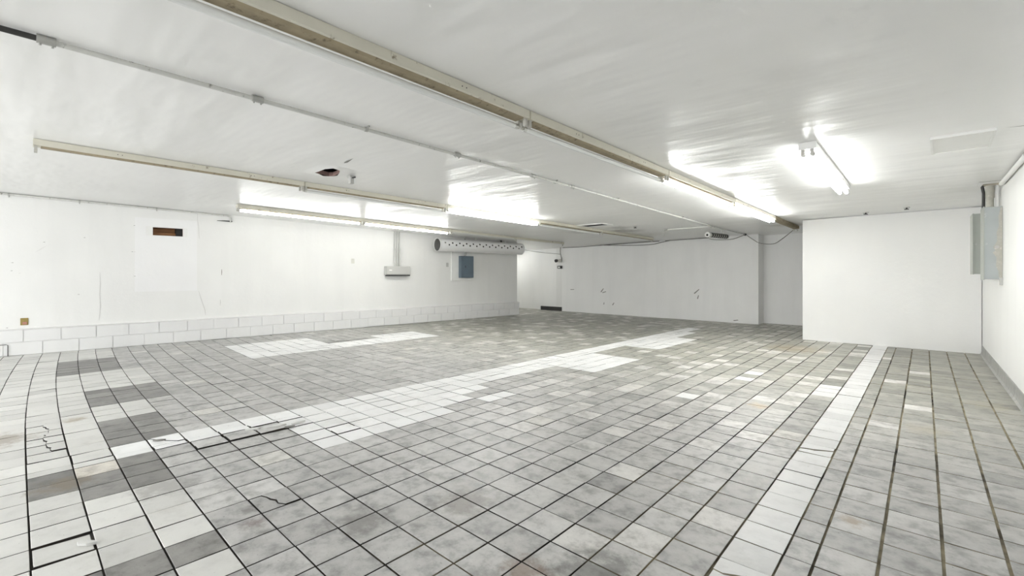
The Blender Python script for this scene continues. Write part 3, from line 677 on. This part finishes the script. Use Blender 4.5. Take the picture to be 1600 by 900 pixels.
for k in range(9):
    mb = MB(); yy = -b + .03 + (2 * b - .06) * k / 8; mb.prism([(-a + .01, .0), (a - .01, .0), (a - .01, .003), (-a + .01, .003)], yy - .001, yy + .012); mb.build('louvre', M['dark'], t)
# torn ceiling hole
cx, cy = (TORN[0] + TORN[1]) / 2, (TORN[2] + TORN[3]) / 2
t = ceiling
hole = [(-5.33, 2.36), (-5.20, 2.34), (-5.06, 2.355), (-4.95, 2.40), (-4.93, 2.44), (-5.0, 2.50), (-5.10, 2.545), (-5.22, 2.58), (-5.35, 2.59), (-5.40, 2.56), (-5.38, 2.48), (-5.36, 2.42)]
n = len(hole); rect = []
for x, y in hole:
    dx, dy = x - cx, y - cy; s = min((TORN[1] - TORN[0]) / 2 / max(abs(dx), 1e-6), (TORN[3] - TORN[2]) / 2 / max(abs(dy), 1e-6)); rect.append((cx + dx * s, cy + dy * s))
corners = [(TORN[0], TORN[2]), (TORN[1], TORN[2]), (TORN[1], TORN[3]), (TORN[0], TORN[3])]
mb = MB(); vs = [(x, y, cz2(x, y) + (.0)) for x, y in rect] + [(x, y, ceil_z(x, y) - .010 - .012 * (i % 3 == 1)) for i, (x, y) in enumerate(hole)]
mb.add(vs, [(i, (i + 1) % n, (i + 1) % n + n, i + n) for i in range(n)], 0, True)
for c in corners:                                       # close the four corner triangles
    best = sorted(range(n), key=lambda i: (rect[i][0] - c[0]) ** 2 + (rect[i][1] - c[1]) ** 2)
    i = [i for i in range(n) if (abs(rect[i][0] - c[0]) < 1e-6) != (abs(rect[(i + 1) % n][0] - c[0]) < 1e-6) and (rect[i][0] - c[0]) ** 2 + (rect[i][1] - c[1]) ** 2 < .4]
    i = min(i, key=lambda i: (rect[i][0] - c[0]) ** 2 + (rect[i][1] - c[1]) ** 2 + (rect[(i + 1) % n][0] - c[0]) ** 2 + (rect[(i + 1) % n][1] - c[1]) ** 2) if i else best[0]
    mb.add([(*rect[i], cz2(*rect[i])), (*c, cz2(*c)), (*rect[(i + 1) % n], cz2(*rect[(i + 1) % n]))], [(0, 1, 2)], 0, True)
mb.build('sagging_plaster', M['ceil'], ceiling)
mb = MB(); mb.add([(x, y, ceil_z(x, y) - .008) for x, y in hole] + [(x, y, ceil_z(x, y) + .04) for x, y in hole], [(i, (i + 1) % n, (i + 1) % n + n, i + n) for i in range(n)]); mb.build('broken_edge', M['plaster'], ceiling)
mb = MB(); mb.box(TORN[0], TORN[1], TORN[2], TORN[3], 2.62, 2.66); mb.build('cavity_dark_sheet', M['black'], ceiling)  # black sheet stands for the darkness above the torn hole
# bracket by the torn hole
t = empty('ceiling_bracket', (-5.23, 2.76, ceil_z(-5.23, 2.76))); tag(t, 'small grey bracket hanging from ceiling beside the torn hole', 'bracket')
mb = MB(); mb.box(-.04, .04, -.035, .035, -.012, 0); mb.box(-.028, .028, -.022, .022, -.09, -.005); mb.build('plate', M['greybox'], t)
mb = MB(); mb.tube([(.03, 0, -.02), (.075, .01, -.02)], .009, 8); mb.build('bolt', M['dark'], t)
mb = MB(); mb.add([(-4.66, 2.375, cz2(-4.66, 2.38) - .004), (-4.62, 2.36, cz2(-4.62, 2.36) - .004), (-4.38, 2.335, cz2(-4.38, 2.335) - .004), (-4.60, 2.385, cz2(-4.6, 2.385) - .004)], [(3, 2, 1, 0)]); mb.build('ceiling_crack', M['scuff'], ceiling)
# access panel
t = empty('access_panel', (.125, 5.48, ceil_z(.125, 5.48))); tag(t, 'flush white access panel on the ceiling near the right wall', 'access panel')
mb = MB(); mb.box(-.182, .182, -.315, .305, -.017, .0, 0, .003); mb.build('panel', M['white_enamel'], t)
for x0, x1, y0, y1 in ((-.192, -.176, -.325, .315), (.176, .192, -.325, .315), (-.176, .176, -.325, -.312), (-.176, .176, .302, .315)):
    mb = MB(); mb.box(x0, x1, y0, y1, -.022, .001); mb.build('edge_bead', M['white_enamel'], t)
flk = MB(); flk.add([(x, y, cz2(x, y) - .004) for x, y in ((.36, 5.19), (.45, 5.215), (.56, 5.20), (.56, 5.21), (.45, 5.228))], [(4, 3, 2, 1, 0)]); flk.build('ceiling_crack', M['scuff'], ceiling)
def stub(label, x, y):
    t = empty('ceiling_stub', (x, y, ceil_z(x, y))); tag(t, label, 'ceiling fitting')
    mb = MB(); mb.tube([(0, 0, .002), (0, 0, -.008)], .045, 12); mb.build('plate', M['steel'], t)
    mb = MB(); mb.tube([(0, 0, -.006), (.0, 0, -.03)], .012, 8); mb.tube([(-.03, 0, -.03), (.03, 0, -.032)], .008, 6); mb.build('nozzle', M['dark'], t)
stub('small dark ceiling fitting right of the rectangular vent', -5.12, 9.64)
stub('small dark ceiling fitting above the white partition, nearer the electrical boxes', -.42, 10.12)
stub('small dark ceiling fitting above the white partition, nearer the lone light', -.99, 10.4)

# ------------------------------------------------------------ electrical boxes on the right wall
def on_right(name, label, cat, y, z):
    o = empty(name, (right_x(y), y, z), (0, 0, math.atan(.0227))); return tag(o, label, cat)   # local -x points into the room
t = on_right('electrical_box', 'tall pale blue-grey electrical box with peeling paint on right wall', 'electrical box', 8.45, 1.25)
mb = MB(); mb.box(-.160, -.002, -.19, .19, 0, .90, 0, .004); mb.build('body', M['panelblue'], t)
mb = MB(); mb.box(-.168, -.158, -.195, .195, -.01, .91, 0, .003); mb.build('front_cover', M['panelgreen'], t)
mb = MB(); pl_ = [(0, .0), (-.03, .02), (-.035, .10), (-.055, .16), (-.05, .27), (-.085, .33), (-.06, .36), (-.08, .40), (-.045, .47), (-.05, .58), (-.03, .66), (-.035, .78), (-.015, .88), (0, .9)]
mb.add([(x - .003, -.1915, z) for x, z in pl_] + [(x - .003, -.1895, z) for x, z in pl_], [tuple(range(len(pl_)))] + [(i, (i + 1) % len(pl_), (i + 1) % len(pl_) + len(pl_), i + len(pl_)) for i in range(len(pl_))]); mb.build('peeled_paint', M['pipeold'], t)
mb = MB(); mb.box(-.03, .0, -.21, -.19, -.07, .02); mb.build('mounting_tab', M['greybox'], t)
mb = MB(); mb.tube([(-.05, -.19, .40), (-.05, -.198, .40)], .02, 12); mb.build('knockout', M['steel'], t)
mb = MB(); mb.tube([(-.095, 0, .895), (-.095, 0, 1.03), (-.095, 0, 1.035), (-.095, 0, 1.19)], [.036, .036, .043, .043], 16); mb.build('riser_pipe', M['pipeold'], t)
mb = MB(); mb.tube([(-.03, 0, .895), (-.03, 0, 1.19)], .017, 12); mb.tube([(-.03, 0, 1.12), (-.03, 0, 1.16)], .022, 12); mb.build('riser_pipe', M['conduit_w'], t)
mb = MB(); mb.tube([(-.152, .02, .895), (-.150, .02, 1.1), (-.165, .02, 1.2)], .016, 8); mb.build('black_cable', M['dark'], t)
t = on_right('electrical_box', 'grey-green electrical box half hidden behind the blue-grey one on right wall', 'electrical box', 8.90, 1.315)
mb = MB(); mb.box(-.225, -.002, -.13, .25, 0, .81, 0, .004); mb.build('body', M['panelgreen'], t)
mb = MB(); mb.box(-.235, -.222, -.14, .26, -.005, .815, 0, .003); dd = mb.build('door', M['panelgreen'], t)
mb = MB(); mb.tube([(-.20, -.13, .40), (-.20, -.145, .40)], .012, 10); mb.build('knob', M['steel'], dd)
# broken plaster round the pipes
mb = MB(); rx = [(PIPEHOLE[0], PIPEHOLE[2]), (PIPEHOLE[1] + .04, PIPEHOLE[2]), (PIPEHOLE[1] + .04, PIPEHOLE[3]), (PIPEHOLE[0], PIPEHOLE[3])]
ins = [(.385, 8.22), (.565, 8.20), (.565, 8.46), (.375, 8.47)]
mb.add([(x, y, ceil_z(x, y)) for x, y in rx] + [(x, y, ceil_z(x, y) - .004) for x, y in ins], [(i, (i + 1) % 4, (i + 1) % 4 + 4, i + 4) for i in range(4)]); mb.build('pipe_hole_edge', M['ceil'], ceiling)
mb = MB(); mb.box(PIPEHOLE[0], PIPEHOLE[1], PIPEHOLE[2], PIPEHOLE[3], 2.60, 2.64); mb.build('cavity_dark_sheet', M['black'], ceiling)  # black sheet stands for the darkness above the pipe hole

# loose shards of broken tile lying along the heaved joint and by the cracked white tile
for k, (x, y, r, m, lb) in enumerate(((-4.20, 1.34, .030, 'tile_paint', 'loose pale tile shard on cracked joint of the long white strip, leftmost of three'), (-4.14, 1.50, .038, 'tile_paint', 'loose pale tile shard on cracked joint of the long white strip, middle of three'),
        (-4.10, 1.66, .026, 'tile_paint', 'loose pale tile shard on cracked joint of the long white strip, rightmost of three'), (-4.03, 1.58, .020, 'scuff', 'small dark tile crumb just below the pale shards on the cracked joint'), (-3.02, .23, .026, 'tile_paint', 'loose white tile shard beside the cracked white tile at lower left'),
        (-4.48, .76, .018, 'scuff', 'small dark crumb at the left start of the long white strip'))):
    rr = random.Random(k * 7 + 3); n = 6; tw = rr.uniform(.9, 1.5)
    poly = []
    for i in range(n):
        a = 2 * math.pi * (i + rr.uniform(-.3, .3)) / n; px_, py_ = 2.4 * r * rr.uniform(.6, 1.1) * math.cos(a), .75 * r * rr.uniform(.6, 1.1) * math.sin(a)
        poly.append((px_ * math.cos(tw) - py_ * math.sin(tw), px_ * math.sin(tw) + py_ * math.cos(tw)))
    vs, fs = tile_geo(poly, .009, (rr.uniform(-.08, .08), rr.uniform(-.08, .08)), 0)
    mb = MB(); mb.add(vs, fs); o = mb.build('tile_shard', M[m]); o.location = (x, y, .017 if -4.4 < x < -4 else .006); put_color(o.data, [.6, .6, .58, rr.random()] * sum(len(f) for f in fs))
    tag(o, lb, 'tile shard', 'loose shards of broken tile')
